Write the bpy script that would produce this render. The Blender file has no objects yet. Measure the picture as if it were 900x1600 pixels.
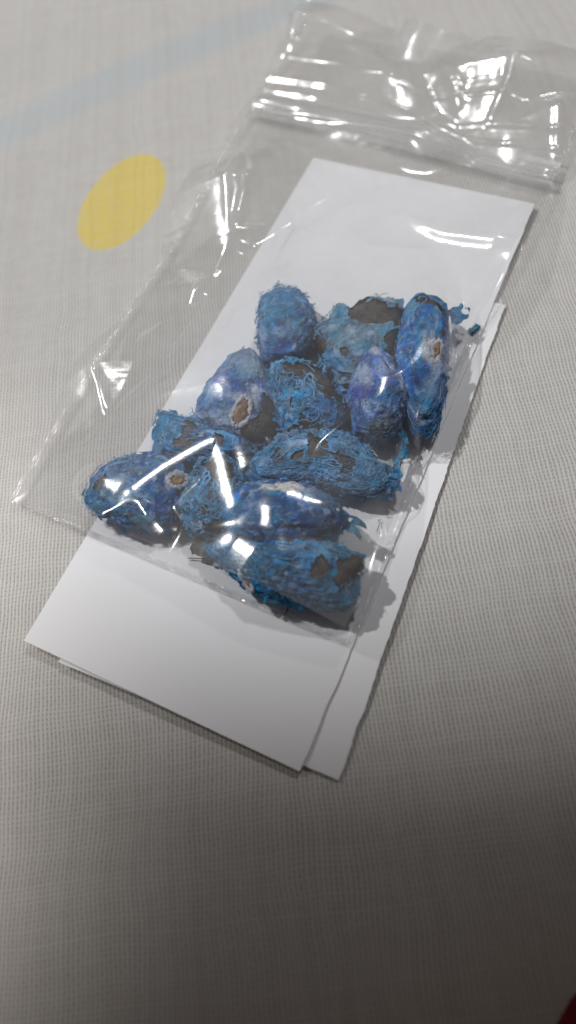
import bpy, bmesh, math, random
import numpy as np
from mathutils import Matrix, Vector

random.seed(7)
rng = np.random.default_rng(7)
CM = 0.01            # everything below is laid out in centimetres and stored in metres
SC = bpy.context.scene
COL = SC.collection

# ------------------------------------------------------------------ camera
F = 1230.0
hz = np.cross([-3119.55, -503.3, 1], [1696.07, -1768.15, 1])
nn = np.array([hz[0]*F, hz[1]*F, hz[0]*450 + hz[1]*800 + hz[2]]); nn /= np.linalg.norm(nn)
if nn[2] < 0: nn = -nn
UP = -nn
AX = np.array([1, 0, 0]) - UP*UP[0]; AX /= np.linalg.norm(AX)
AY = np.cross(UP, AX)
RW = np.array([AX, AY, UP])
HC = 10.506
CAMP = np.array([0, 0, HC])

def ray(px, py):
    return RW @ np.array([(px-450)/F, (py-800)/F, 1.0])

def P(px, py, z=0.0):
    d = ray(px, py)
    return CAMP + d*((z-HC)/d[2])

cd = bpy.data.cameras.new('camera')
cam = bpy.data.objects.new('camera', cd); COL.objects.link(cam)
R3 = np.column_stack([RW[:, 0], -RW[:, 1], -RW[:, 2]])
M = Matrix([list(R3[i]) + [CAMP[i]*CM] for i in range(3)] + [[0, 0, 0, 1]])
cam.matrix_world = M
cd.sensor_fit = 'VERTICAL'; cd.sensor_height = 24.0; cd.lens = F/1600*24.0
cd.clip_start = 0.005; cd.clip_end = 20
cd.dof.use_dof = True
cd.dof.focus_distance = 0.121
cd.dof.aperture_fstop = cd.lens/2.3
SC.camera = cam

# ------------------------------------------------------------------ world, lamps, exposure
w = bpy.data.worlds.new('World'); SC.world = w; w.use_nodes = True
bg = w.node_tree.nodes['Background']
bg.inputs[0].default_value = (1.0, 0.82, 0.71, 1); bg.inputs[1].default_value = 0.066
SC.view_settings.view_transform = 'Standard'; SC.view_settings.look = 'None'
SC.view_settings.exposure = 0; SC.view_settings.gamma = 1
SC.cycles.max_bounces = 12; SC.cycles.transparent_max_bounces = 16
SC.cycles.sample_clamp_indirect = 4

def lamp(name, kind, loc, target, energy, color, **kw):
    l = bpy.data.lights.new(name, kind); l.energy = energy; l.color = color
    for k, v in kw.items(): setattr(l, k, v)
    o = bpy.data.objects.new(name, l); COL.objects.link(o)
    o.location = Vector(loc)*CM
    o.rotation_euler = (Vector(target)-Vector(loc)).to_track_quat('-Z', 'Y').to_euler()
    return o
lamp('key_lamp', 'SPOT', (-75, 50, 112), (-2.84, 17.5, 0), 52, (1.0, 1.0, 0.99), spot_size=math.radians(10.98), spot_blend=0.03, shadow_soft_size=0.022)  # cone edge stands in for a shadow cast across the near end
lamp('far_fill_lamp', 'SPOT', (34, 72, 122), (-3.05, 21.7, 0), 23, (0.98, 0.99, 1.0), spot_size=math.radians(14.5), spot_blend=0.03, shadow_soft_size=0.042)  # far-side fill spot, added to soften shadows, cone cut at the near end
lamp('left_fill_lamp', 'SPOT', (-90, 30, 100), (-14.0, 3.7, 0), 150, (1.0, 0.95, 0.90), spot_size=math.radians(6.4), spot_blend=0.84, shadow_soft_size=0.03)  # added spot that brightens the near left cloth, no seen source

# ------------------------------------------------------------------ helpers
def link(o, parent=None):
    COL.objects.link(o)
    if parent is not None: o.parent = parent
    return o

def mesh_obj(name, verts, faces, mat, parent=None, smooth=True, origin=None, colors=None):
    v = np.asarray(verts, float)
    if origin is not None: v = v - np.asarray(origin, float)
    me = bpy.data.meshes.new(name)
    me.from_pydata((v*CM).tolist(), [], faces if isinstance(faces, list) else faces.tolist())
    if smooth: me.polygons.foreach_set('use_smooth', [True]*len(me.polygons))
    me.materials.append(mat)
    if colors is not None:
        a = me.color_attributes.new('pigment', 'FLOAT_COLOR', 'POINT')
        c = np.ones((len(v), 4)); c[:, :3] = colors
        a.data.foreach_set('color', c.ravel())
    me.update()
    o = bpy.data.objects.new(name, me)
    link(o, parent)
    if origin is not None and parent is None: o.location = Vector(origin)*CM
    return o

def tag(o, label=None, cat=None, group=None, kind=None):
    if label: o['label'] = label
    if cat: o['category'] = cat
    if group: o['group'] = group
    if kind: o['kind'] = kind
    return o

def empty(name, loc):
    o = bpy.data.objects.new(name, None); COL.objects.link(o)
    o.location = Vector(loc)*CM; o.empty_display_size = 0.005
    return o

def hash3(i, j, k, s):
    h = (i*374761393 + j*668265263 + k*2147483647 + s*974634777) & 0xffffffff
    h = ((h ^ (h >> 13))*1274126177) & 0xffffffff
    h = ((h ^ (h >> 16))*2246822519) & 0xffffffff
    return ((h ^ (h >> 15)) & 0xffffff)/float(0xffffff)

def noise(p, s=0):
    """smooth value noise in -1..1, p is (n,3)"""
    p = np.asarray(p, float); f = np.floor(p); i = f.astype(np.int64); t = p-f
    t = t*t*t*(t*(t*6-15)+10); r = 0
    for a in (0, 1):
        for b in (0, 1):
            for c in (0, 1):
                wgt = (t[:, 0] if a else 1-t[:, 0])*(t[:, 1] if b else 1-t[:, 1])*(t[:, 2] if c else 1-t[:, 2])
                r = r + wgt*hash3(i[:, 0]+a, i[:, 1]+b, i[:, 2]+c, s)
    return r*2-1

def fbm(p, s=0, o=4, g=0.5):
    p = np.asarray(p, float); r = 0; a = 1; t = 0
    for k in range(o):
        r = r + a*noise(p*(2.03**k)+k*17.3, s+k); t += a; a *= g
    return r/t

def ridged(p, s=0, o=3):
    r = 0; a = 1; t = 0
    for k in range(o):
        r = r + a*(1-np.abs(noise(p*(2.1**k)+k*9.1, s+k))*2); t += a; a *= 0.5
    return r/t

class NT:
    def __init__(s, name):
        s.m = bpy.data.materials.new(name); s.m.use_nodes = True; s.t = s.m.node_tree
        for n in list(s.t.nodes): s.t.nodes.remove(n)
        s.out = s.n('ShaderNodeOutputMaterial')
    def n(s, ty, **kw):
        nd = s.t.nodes.new(ty)
        for k, v in kw.items():
            if k.startswith('i_'):
                key = k[2:]; key = int(key) if key.isdigit() else key.replace('_', ' ')
                nd.inputs[key].default_value = v
            else: setattr(nd, k, v)
        return nd
    def l(s, a, b): s.t.links.new(a, b)
    def math(s, op, a, b=None, c=None, clamp=False):
        nd = s.n('ShaderNodeMath', operation=op, use_clamp=clamp)
        for i, x in enumerate((a, b, c)):
            if x is None: continue
            if isinstance(x, (int, float)): nd.inputs[i].default_value = x
            else: s.l(x, nd.inputs[i])
        return nd.outputs[0]
    def mix(s, fac, a, b, ty='MIX'):
        nd = s.n('ShaderNodeMix', data_type='RGBA', blend_type=ty)
        for i, x in ((0, fac), (6, a), (7, b)):
            if isinstance(x, (int, float)): nd.inputs[i].default_value = x
            elif isinstance(x, tuple): nd.inputs[i].default_value = (*x, 1)
            else: s.l(x, nd.inputs[i])
        return nd.outputs[2]
    def noise(s, vec, scale, detail=3, rough=0.5, dist=0.0):
        nd = s.n('ShaderNodeTexNoise', i_Scale=scale, i_Detail=detail, i_Roughness=rough, i_Distortion=dist)
        if vec is not None: s.l(vec, nd.inputs['Vector'])
        return nd.outputs[0]
    def ramp(s, x, a, b):
        nd = s.n('ShaderNodeMapRange', interpolation_type='SMOOTHSTEP'); s.l(x, nd.inputs[0])
        nd.inputs[1].default_value = a; nd.inputs[2].default_value = b
        return nd.outputs[0]
    def bump(s, h, dist, strength=1.0):
        nd = s.n('ShaderNodeBump', i_Strength=strength, i_Distance=dist); s.l(h, nd.inputs['Height'])
        return nd.outputs[0]

# ------------------------------------------------------------------ materials
d_v = ray(215, -1379); WANG = math.atan2(d_v[1], d_v[0])          # direction the ribs of the weave run in
def cloth_mat():
    t = NT('printed_cotton')
    co = t.n('ShaderNodeTexCoord').outputs['Object']
    warp = t.n('ShaderNodeTexNoise', i_Scale=55, i_Detail=2)
    t.l(co, warp.inputs['Vector'])
    sub = t.n('ShaderNodeVectorMath', operation='SUBTRACT'); t.l(warp.outputs[1], sub.inputs[0]); sub.inputs[1].default_value = (.5, .5, .5)
    sc = t.n('ShaderNodeVectorMath', operation='SCALE'); t.l(sub.outputs[0], sc.inputs[0]); sc.inputs['Scale'].default_value = 0.0026
    ad = t.n('ShaderNodeVectorMath', operation='ADD'); t.l(co, ad.inputs[0]); t.l(sc.outputs[0], ad.inputs[1])
    mp = t.n('ShaderNodeMapping'); t.l(ad.outputs[0], mp.inputs[0]); mp.inputs['Rotation'].default_value = (0, 0, math.pi/2-WANG)
    sp = t.n('ShaderNodeSeparateXYZ'); t.l(mp.outputs[0], sp.inputs[0])
    PU, PV = 0.00060, 0.00064
    u = t.math('DIVIDE', sp.outputs[0], PU); v = t.math('DIVIDE', sp.outputs[1], PV)
    # per thread irregularity
    cu = t.n('ShaderNodeCombineXYZ'); t.l(t.math('FLOOR', u), cu.inputs[0])
    wu = t.n('ShaderNodeTexWhiteNoise', noise_dimensions='2D'); t.l(cu.outputs[0], wu.inputs['Vector'])
    cv = t.n('ShaderNodeCombineXYZ'); t.l(t.math('FLOOR', v), cv.inputs[0]); cv.inputs[1].default_value = 5
    wv = t.n('ShaderNodeTexWhiteNoise', noise_dimensions='2D'); t.l(cv.outputs[0], wv.inputs['Vector'])
    a = t.math('ABSOLUTE', t.math('SINE', t.math('MULTIPLY', u, math.pi)))
    b = t.math('ABSOLUTE', t.math('SINE', t.math('MULTIPLY', v, math.pi)))
    sgn = t.math('MULTIPLY', t.math('SINE', t.math('MULTIPLY', t.math('ADD', u, .5), math.pi)), t.math('SINE', t.math('MULTIPLY', t.math('ADD', v, .5), math.pi)))
    wa = t.math('MULTIPLY', a, t.math('ADD', .75, t.math('MULTIPLY', wu.outputs[0], .35)))
    wb = t.math('MULTIPLY', b, t.math('ADD', .50, t.math('MULTIPLY', wv.outputs[0], .12)))
    h = t.math('MAXIMUM', t.math('ADD', wa, t.math('MULTIPLY', sgn, .16)), t.math('SUBTRACT', wb, t.math('MULTIPLY', sgn, .16)))
    fuzz = t.noise(co, 9000, 3, .6)
    big = t.noise(co, 130, 3, .55)
    h2 = t.math('ADD', h, t.math('MULTIPLY', fuzz, .25))
    gap = t.ramp(h, .30, .74)
    slub = t.ramp(t.noise(co, 420, 3, .6), .35, .7)
    # printed pattern: yellow oval and a pale blue band
    sx = t.n('ShaderNodeSeparateXYZ'); t.l(co, sx.inputs[0]); X, Y = sx.outputs[0], sx.outputs[1]
    c = (P(235, 238)+P(141, 386))/2
    oc = P(190, 311); ang = OVA; ra, rb = OVR
    dx = t.math('SUBTRACT', X, float(oc[0]*CM)); dy = t.math('SUBTRACT', Y, float(oc[1]*CM))
    ex = t.math('DIVIDE', t.math('ADD', t.math('MULTIPLY', dx, math.cos(ang)), t.math('MULTIPLY', dy, math.sin(ang))), ra*CM)
    ey = t.math('DIVIDE', t.math('SUBTRACT', t.math('MULTIPLY', dy, math.cos(ang)), t.math('MULTIPLY', dx, math.sin(ang))), rb*CM)
    rr = t.math('SQRT', t.math('ADD', t.math('MULTIPLY', ex, ex), t.math('MULTIPLY', ey, ey)))
    rr = t.math('ADD', rr, t.math('MULTIPLY', t.math('SUBTRACT', t.noise(co, 900, 2), .5), .06))
    oval = t.math('SUBTRACT', 1.0, t.ramp(rr, .94, 1.03))
    p0, p1 = P(0, 208), P(450, 2); dd = p1-p0; L = math.hypot(dd[0], dd[1]); nx, ny = -dd[1]/L, dd[0]/L
    sd = t.math('ADD', t.math('MULTIPLY', t.math('SUBTRACT', X, float(p0[0]*CM)), float(nx)), t.math('MULTIPLY', t.math('SUBTRACT', Y, float(p0[1]*CM)), float(ny)))
    sd = t.math('ADD', sd, t.math('MULTIPLY', t.math('SUBTRACT', t.noise(co, 60, 2), .5), .004))
    band = t.math('SUBTRACT', 1.0, t.ramp(t.math('ABSOLUTE', sd), .0036, .0085))
    base = t.mix(big, (.58, .573, .56), (.63, .62, .605))
    base = t.mix(t.math('MULTIPLY', slub, .25), base, (.50, .485, .47))
    base = t.mix(t.math('MULTIPLY', band, t.math('ADD', .22, t.math('MULTIPLY', big, .30))), base, (.43, .53, .60))
    base = t.mix(t.math('MULTIPLY', oval, t.math('ADD', .58, t.math('MULTIPLY', t.noise(co, 500, 4, .7), .50))), base, (.78, .62, .13))
    thin = t.mix(gap, (.60, .57, .54), (1, 1, 1))  # shade in the gaps between threads, painted into the colour
    colr = t.mix(1.0, base, thin, 'MULTIPLY')
    bs = t.n('ShaderNodeBsdfPrincipled', i_Roughness=.9)
    bs.inputs['Sheen Weight'].default_value = .15
    t.l(colr, bs.inputs['Base Color'])
    t.l(t.bump(h2, .00010, .5), bs.inputs['Normal'])
    t.l(bs.outputs[0], t.out.inputs[0])
    return t.m
q = [P(190, 311), P(240, 236), P(139, 386), P(128, 328), P(256, 268)]
OVA = math.atan2((q[1]-q[2])[1], (q[1]-q[2])[0])+.12; OVR = (np.linalg.norm(q[1]-q[2])/2*1.0, 0.84)

def paper_mat():
    t = NT('white_paper')
    co = t.n('ShaderNodeTexCoord').outputs['Object']
    bs = t.n('ShaderNodeBsdfPrincipled', i_Roughness=.62)
    f = t.noise(co, 500, 4, .6)
    t.l(t.mix(t.noise(co, 40, 3), (.83, .835, .865), (.87, .87, .90)), bs.inputs['Base Color'])
    t.l(t.bump(f, .00006, .5), bs.inputs['Normal'])
    t.l(bs.outputs[0], t.out.inputs[0]); return t.m

def film_mat(name, haze=.035, rough=.07, crimp=0.0, refl=1.7):
    t = NT(name)
    co = t.n('ShaderNodeTexCoord').outputs['Object']
    gl = t.n('ShaderNodeBsdfGlossy', i_Roughness=rough); gl.inputs[0].default_value = (1, 1, 1, 1)
    tr = t.n('ShaderNodeBsdfTransparent'); tr.inputs[0].default_value = (.997, .997, .997, 1)
    d1 = t.n('ShaderNodeBsdfDiffuse'); d1.inputs[0].default_value = (.97, .97, .98, 1)
    d2 = t.n('ShaderNodeBsdfTranslucent'); d2.inputs[0].default_value = (.97, .97, .98, 1)
    df = t.n('ShaderNodeMixShader'); df.inputs[0].default_value = .5; t.l(d1.outputs[0], df.inputs[1]); t.l(d2.outputs[0], df.inputs[2])
    h = t.noise(co, 260, 4, .62)
    if crimp: h = t.math('ADD', h, t.math('MULTIPLY', t.noise(co, 1500, 2), crimp))
    nrm = t.bump(h, .0005, .09 if not crimp else .8)
    t.l(nrm, gl.inputs['Normal'])
    ge = t.n('ShaderNodeNewGeometry'); dt = t.n('ShaderNodeVectorMath', operation='DOT_PRODUCT')
    t.l(ge.outputs['Incoming'], dt.inputs[0]); t.l(nrm, dt.inputs[1])
    cs_ = t.math('SUBTRACT', 1.0, t.math('ABSOLUTE', dt.outputs['Value']), clamp=True)
    fres = t.math('ADD', .045, t.math('MULTIPLY', t.math('POWER', cs_, 5.0), .4))
    m1 = t.n('ShaderNodeMixShader'); t.l(tr.outputs[0], m1.inputs[1]); t.l(df.outputs[0], m1.inputs[2])
    hz_ = t.math('MULTIPLY', t.ramp(t.noise(co, 70, 4, .6), .3, .75), haze); t.l(t.math('ADD', hz_, haze*.5), m1.inputs[0])
    m2 = t.n('ShaderNodeMixShader'); t.l(t.math('MULTIPLY', fres, refl, clamp=True), m2.inputs[0])
    t.l(m1.outputs[0], m2.inputs[1]); t.l(gl.outputs[0], m2.inputs[2])
    t.l(m2.outputs[0], t.out.inputs[0]); return t.m

def aril_mat():
    t = NT('waxy_blue_aril')
    co = t.n('ShaderNodeTexCoord').outputs['Object']
    at = t.n('ShaderNodeVertexColor', layer_name='pigment').outputs[0]
    n1 = t.noise(co, 700, 5, .65, .8); n2 = t.noise(co, 2400, 4, .7)
    hs = t.n('ShaderNodeHueSaturation', i_Saturation=1.15, i_Value=1.8); t.l(at, hs.inputs['Color']); at = hs.outputs[0]
    n3 = t.noise(co, 1300, 6, .75, 1.5)
    c = t.mix(t.math('MULTIPLY', t.ramp(n1, .50, .66), .55), at, (.30, .45, .62))
    c = t.mix(t.math('MULTIPLY', t.ramp(n2, .44, .30), .65), c, (.010, .035, .12))
    c = t.mix(t.math('MULTIPLY', t.ramp(n1, .46, .32), .55), c, (.015, .05, .18))
    c = t.mix(t.math('MULTIPLY', t.ramp(n3, .60, .68), .75), c, (.50, .60, .74))
    bs = t.n('ShaderNodeBsdfPrincipled', i_Roughness=.42)
    bs.inputs['Specular IOR Level'].default_value = .4
    t.l(c, bs.inputs['Base Color'])
    t.l(t.bump(t.math('ADD', n1, t.math('MULTIPLY', n2, .6)), .0009, 1.0), bs.inputs['Normal'])
    t.l(bs.outputs[0], t.out.inputs[0]); return t.m

def simple(name, c1, c2, scale, rough, bump=.0003, spec=.5):
    t = NT(name)
    co = t.n('ShaderNodeTexCoord').outputs['Object']
    n = t.noise(co, scale, 5, .65, .4)
    bs = t.n('ShaderNodeBsdfPrincipled', i_Roughness=rough); bs.inputs['Specular IOR Level'].default_value = spec
    t.l(t.mix(t.ramp(n, .32, .68), c1, c2), bs.inputs['Base Color'])
    t.l(t.bump(n, bump, .8), bs.inputs['Normal'])
    t.l(bs.outputs[0], t.out.inputs[0]); return t.m

M_CLOTH = cloth_mat(); M_PAPER = paper_mat()
M_FILM = film_mat('clear_film', .11, .17, 0, 2.0); M_BACK = film_mat('clear_film_back', .04, .15, 0, 1.0)
M_SEAM = film_mat('crimped_film', .12, .12, 1.2, 2.0); M_ZIP = film_mat('zip_film', .30, .2, 0, 3.0)
M_ARIL = aril_mat()
M_KERN = simple('brown_seed_coat', (.014, .009, .008), (.070, .044, .036), 900, .36, .0005)
M_HIL = simple('tan_hilum', (.16, .08, .03), (.42, .25, .12), 700, .7)
M_RIM = simple('pale_rim', (.25, .30, .42), (.66, .66, .68), 900, .6)
M_FIB = simple('blue_fibre', (.035, .15, .30), (.17, .34, .50), 300, .5)
M_FIBT = simple('teal_fibre', (.02, .16, .27), (.06, .30, .42), 300, .5)
M_CHIP = simple('dark_bark', (.012, .008, .007), (.05, .032, .025), 700, .6)
M_RED = simple('red_cloth', (.16, .008, .008), (.26, .015, .012), 900, .9)

# ------------------------------------------------------------------ the bedsheet
def grid_faces(nu, nv):
    i, j = np.meshgrid(np.arange(nu-1), np.arange(nv-1), indexing='ij')
    a = (i*nv+j).ravel()
    return np.stack([a, a+nv, a+nv+1, a+1], 1)

def cloth_z(x, y):
    p = np.stack([x*.13, y*.13, x*0], -1).reshape(-1, 3)
    z = noise(p, 3)*.42 + noise(p*2.7, 4)*.10
    fl = P(235, 60); g = np.exp(-((x-(fl[0]-(y-fl[1])*.25))/.28)**2)*np.clip((y-11)/4, 0, 1)*.05
    flat = np.exp(-(((x+1)/6.5)**2+((y-9)/7.6)**2)**2)
    return (z.reshape(x.shape)+g-.35)*(1-flat) - .0*flat
gx = np.sign(np.linspace(-1, 1, 181))*np.abs(np.linspace(-1, 1, 181))**2.2*90
gy = np.sign(np.linspace(-1, 1, 181))*np.abs(np.linspace(-1, 1, 181))**2.2*90+9
XX, YY = np.meshgrid(gx, gy, indexing='ij')
o = mesh_obj('ground_cloth', np.stack([XX, YY, cloth_z(XX, YY)], -1).reshape(-1, 3), grid_faces(181, 181), M_CLOTH)
tag(o, 'pale grey cotton bedsheet with a woven grain, yellow oval and faint blue band', kind='structure')

# ------------------------------------------------------------------ paper slips
def paper(name, corners, z0, label, curl, rough_edge):
    NU, NV = 60, 120
    TL, TR, BR, BL = [np.array(c[:2]) for c in corners]
    u = np.linspace(0, 1, NU)[:, None, None]; v = np.linspace(0, 1, NV)[None, :, None]
    xy = (BL*(1-u)+BR*u)*(1-v)+(TL*(1-u)+TR*u)*v
    # torn, slightly serrated right edge
    e = (BR-BL)/np.linalg.norm(BR-BL)
    s = noise(np.stack([np.arange(NV)*.9, np.zeros(NV), np.zeros(NV)], 1), 11)*.006*rough_edge + noise(np.stack([np.arange(NV)*.21, np.zeros(NV), np.zeros(NV)], 1), 12)*.010*rough_edge
    xy[-1] += s[:, None]*e
    uu, vv = u[..., 0]+0*v[..., 0], v[..., 0]+0*u[..., 0]
    z = z0 + curl(uu, vv) + .006*noise(np.stack([uu*4, vv*7, uu*0], -1).reshape(-1, 3), 5).reshape(uu.shape)
    z = np.maximum(z, z0-.004)
    top = np.concatenate([xy, z[..., None]], -1).reshape(-1, 3)
    bot = top.copy(); bot[:, 2] -= .013
    f = grid_faces(NU, NV); n = NU*NV
    ring = [i*NV for i in range(NU)] + [(NU-1)*NV+j for j in range(1, NV)] + [i*NV+NV-1 for i in range(NU-2, -1, -1)] + [j for j in range(NV-2, 0, -1)]
    nr = len(ring); sv = np.concatenate([top[ring], bot[ring]])
    side = [[2*n+k, 2*n+k+nr, 2*n+(k+1) % nr+nr, 2*n+(k+1) % nr] for k in range(nr)]
    faces = f.tolist() + (f[:, ::-1]+n).tolist() + side
    org = [*(TL+TR+BR+BL)/4, z0-.013]
    o = mesh_obj(name, np.concatenate([top, bot, sv]), faces, M_PAPER, origin=org)
    me = o.data
    sm = [True]*(2*len(f)) + [False]*len(side); me.polygons.foreach_set('use_smooth', sm)
    return tag(o, label, 'paper slip', 'white paper slips under the bag')

b_tr = P(789, 478); b_tl = b_tr+(P(92, 1035)-P(530, 1220))*.98
paper('paper_slip', [b_tl, b_tr, P(530, 1220), P(92, 1035)], .022,
      'lower white paper slip, its edge sticking out along the right side of the bag',
      lambda u, v: .02*np.clip(u-.75, 0, 1)**2*4*(v < 2)+.0*v, 1.0)
paper('paper_slip', [P(490, 250), P(835, 322), P(470, 1208), P(40, 1003)], .052,
      'upper white paper slip directly beneath the seeds, its blank end poking out below the bag',
      lambda u, v: .05*np.clip(.22-v, 0, 1)**2*16*u+.03*np.clip(.3-u, 0, 1)*np.clip(.5-v, 0, 1)*4, .8)

# ------------------------------------------------------------------ seeds
def tubes(paths, radii, sides=4):
    V = []; Fc = []; n0 = 0
    for pth, r in zip(paths, radii):
        pth = np.asarray(pth); m = len(pth)
        tg = np.gradient(pth, axis=0); tg /= np.linalg.norm(tg, axis=1)[:, None]+1e-9
        ref = np.array([.31, .17, .93]); a = np.cross(tg, ref); a /= np.linalg.norm(a, axis=1)[:, None]+1e-9
        b = np.cross(tg, a)
        rr = r*np.clip(np.minimum(np.arange(m)+.6, m-.4-np.arange(m))/2.0, .25, 1)
        for k in range(sides):
            th = 2*math.pi*k/sides
            V.append(pth + (a*math.cos(th)+b*math.sin(th))*rr[:, None])
        # V is appended side by side: index = n0 + k*m + i
        i = np.arange(m-1)
        for k in range(sides):
            k2 = (k+1) % sides
            Fc.append(np.stack([n0+k*m+i, n0+k*m+i+1, n0+k2*m+i+1, n0+k2*m+i], 1))
        n0 += sides*m
    return np.concatenate(V), np.concatenate(Fc)

_ico = {}
def ico(sub):
    if sub not in _ico:
        bm = bmesh.new(); bmesh.ops.create_icosphere(bm, subdivisions=sub, radius=1)
        _ico[sub] = (np.array([v.co[:] for v in bm.verts]), np.array([[v.index for v in f.verts] for f in bm.faces])); bm.free()
    return _ico[sub]

DEEP = (.012, .068, .235); MID = (.028, .155, .345); PALE = (.30, .37, .50); TEAL = (.030, .190, .330)
VIO = (.045, .085, .300); GREYB = (.16, .23, .29); LTEAL = (.11, .28, .40); WHITE = (.62, .64, .70)

def rad(th, S):
    """outline radius (cm) of this seed seen from above, for an angle about its centre"""
    return np.interp(np.mod(th, 2*math.pi), S['_th'], S['_r'])

def shape(n, S):
    """unit directions -> surface of this seed's body in local cm"""
    x, y, z = n[:, 0], n[:, 1], n[:, 2]; s = S['seed']
    th = np.arctan2(y, x); c = np.hypot(x, y)
    r = rad(th, S)*.94
    xy = np.stack([np.cos(th), np.sin(th)], 1)*(r*c**S.get('cp', .9))[:, None]
    q = xy/np.array([S['a'], S['b']])
    zz = np.sign(z)*np.abs(z)**.9*S['hh']*(1+.10*noise(np.stack([q[:, 0]*1.6, q[:, 1]*1.6, z*0+s*3.3], 1), s))
    b = np.concatenate([xy, zz[:, None]], 1)
    return b*(1+.02*noise(n*5+s, s+1))[:, None]

SEEDS = []
def make_seed(S):
    s = S['seed'] = len(SEEDS)+1
    S['h'] *= .82; S['z'] = .09+S['h']/2+{4: .10, 5: .06, 11: .10}.get(s, 0)
    zc = S['z']; poly = np.array([P(a_, b_, zc)[:2] for a_, b_ in S['out']])
    nx_ = np.roll(poly, -1, 0); cr = poly[:, 0]*nx_[:, 1]-nx_[:, 0]*poly[:, 1]
    cen = ((poly+nx_)*cr[:, None]).sum(0)/(3*cr.sum()); C0 = np.array([cen[0], cen[1], zc])
    rel = poly-cen; dense = np.concatenate([rel[k]+(np.roll(rel, -1, 0)[k]-rel[k])*np.linspace(0, 1, 14)[:-1, None] for k in range(len(rel))])
    th_ = np.mod(np.arctan2(dense[:, 1], dense[:, 0]), 2*math.pi); o_ = np.argsort(th_); th_ = th_[o_]; rr_ = np.hypot(*dense[o_].T)
    tg_ = np.linspace(0, 2*math.pi, 241); rg_ = np.interp(tg_, np.r_[th_-2*math.pi, th_, th_+2*math.pi], np.r_[rr_, rr_, rr_])
    for _ in range(2): rg_[:-1] = (np.roll(rg_[:-1], 1)+2*rg_[:-1]+np.roll(rg_[:-1], -1))/4; rg_[-1] = rg_[0]
    S['_th'], S['_r'] = tg_, rg_
    S['a'] = np.abs(rel[:, 0]).max(); S['b'] = np.abs(rel[:, 1]).max(); S['hh'] = S['h']/2
    Rl = np.eye(3); S['C'] = C0; S['R'] = Rl; SEEDS.append(S)
    D = np.array([S['a'], S['b'], S['hh']])
    n5, _f = ico(5); b5 = shape(n5, S)*1.04+C0
    def proj(w_):
        c_ = (w_-CAMP)@RW; return np.stack([c_[:, 0]/c_[:, 2]*F+450, c_[:, 1]/c_[:, 2]*F+800], 1)
    px5 = proj(b5); up5 = n5@np.array([0, -.45, .89]) > -.1
    def hit(px, py):
        d_ = np.hypot(px5[:, 0]-px, px5[:, 1]-py)+np.where(up5, 0, 1e3); return n5[np.argmin(d_)]
    W = lambda loc: loc@Rl + C0                               # local -> world
    root = empty('seed', (C0[0], C0[1], zc-S['hh']))
    tag(root, S['label'], 'seed', 'blue seeds in the zip bag')
    org = np.array([C0[0], C0[1], zc-S['hh']])
    # kernel
    n, f = ico(4); k = shape(n, S)*S.get('ks', .955)
    k *= (1+.02*ridged(n*np.array([2, 7, 7])+s, s+4))[:, None]
    mesh_obj('kernel', W(k)-org, f, M_KERN, root)
    # aril
    n, f = ico(6)
    wr = S.get('wr', .5)
    base = shape(n, S)
    rn = ridged(n*np.array([2.2, 3.4, 3.4])+s*2.1+.5*fbm(n*2, s, 2)[:, None], s+7, 4)
    fn = fbm(n*9+s, s+9, 3)
    md = fbm(n*4.5+s*4, s+17, 3)
    disp = 1.0+.08*wr*rn+.06*wr*fn+.10*(.5+wr*.5)*md
    pxn = proj(base*1.04+C0); front = n@np.array([0, -.45, .89]) > -.15
    jit_ = np.stack([fbm(n*4+s*7, s+12, 4), fbm(n*4+s*9, s+13, 4)], 1)*11
    pj = pxn+jit_
    def inpoly(poly):
        """signed pixel distance, positive inside"""
        p_ = np.array(poly, float); q_ = np.roll(p_, -1, 0); dm = np.full(len(pj), 1e9); ins = np.zeros(len(pj), bool)
        for a_, b_ in zip(p_, q_):
            L_ = b_-a_; t_ = np.clip(((pj-a_)@L_)/(L_@L_), 0, 1); dm = np.minimum(dm, np.hypot(*(pj-a_-t_[:, None]*L_).T))
            cc_ = ((a_[1] > pj[:, 1]) != (b_[1] > pj[:, 1]))
            xs_ = a_[0]+(pj[:, 1]-a_[1])/((b_[1]-a_[1]) if b_[1] != a_[1] else 1e-9)*(b_[0]-a_[0])
            ins ^= cc_ & (pj[:, 0] < xs_)
        return np.where(ins, dm, -dm)
    edge = np.full(len(n), -50.)
    for w_ in S.get('win', []):
        e_ = inpoly(w_) if not isinstance(w_[0], (int, float)) else w_[2]-np.hypot(pj[:, 0]-w_[0], pj[:, 1]-w_[1])
        edge = np.maximum(edge, e_)
    edge = np.where(front, edge, -50.)
    gone = edge > 0
    if S.get('rag', 0):
        hl = fbm(n*np.array([6, 8, 8])+s*5, s+15, 3); gone |= hl > .62-.22*S['rag']
    edge = edge/25.0
    lip = np.clip(1-np.abs(edge+.10)/.12, 0, 1)
    disp += .05*lip*wr
    ar = base*disp[:, None]
    eqt = np.clip((np.hypot(n[:, 0], n[:, 1])-.75)/.25, 0, 1)*wr
    ar[:, :2] *= (1+eqt*(.10*fbm(n*14+s, s+41, 3)+.14*fbm(n*5+s, s+42, 2)))[:, None]
    # pigment
    c = np.array(S['pal'][0])*np.ones((len(n), 3))
    m1 = np.clip(fbm(n*2.3+s*11, s+20, 4)*3.4+.5, 0, 1)[:, None]; c = c*(1-m1)+np.array(S['pal'][1])*m1*.8
    m2 = np.clip(fbm(n*3.6+s*13, s+24, 4)*3-.35, 0, 1)[:, None]*S.get('pa', .8); c = c*(1-m2)+np.array(S['pal'][2])*m2
    c = c*np.exp(1.25*fbm(n*6+s*3, s+27, 4)+.5*md-.05)[:, None]
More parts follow.
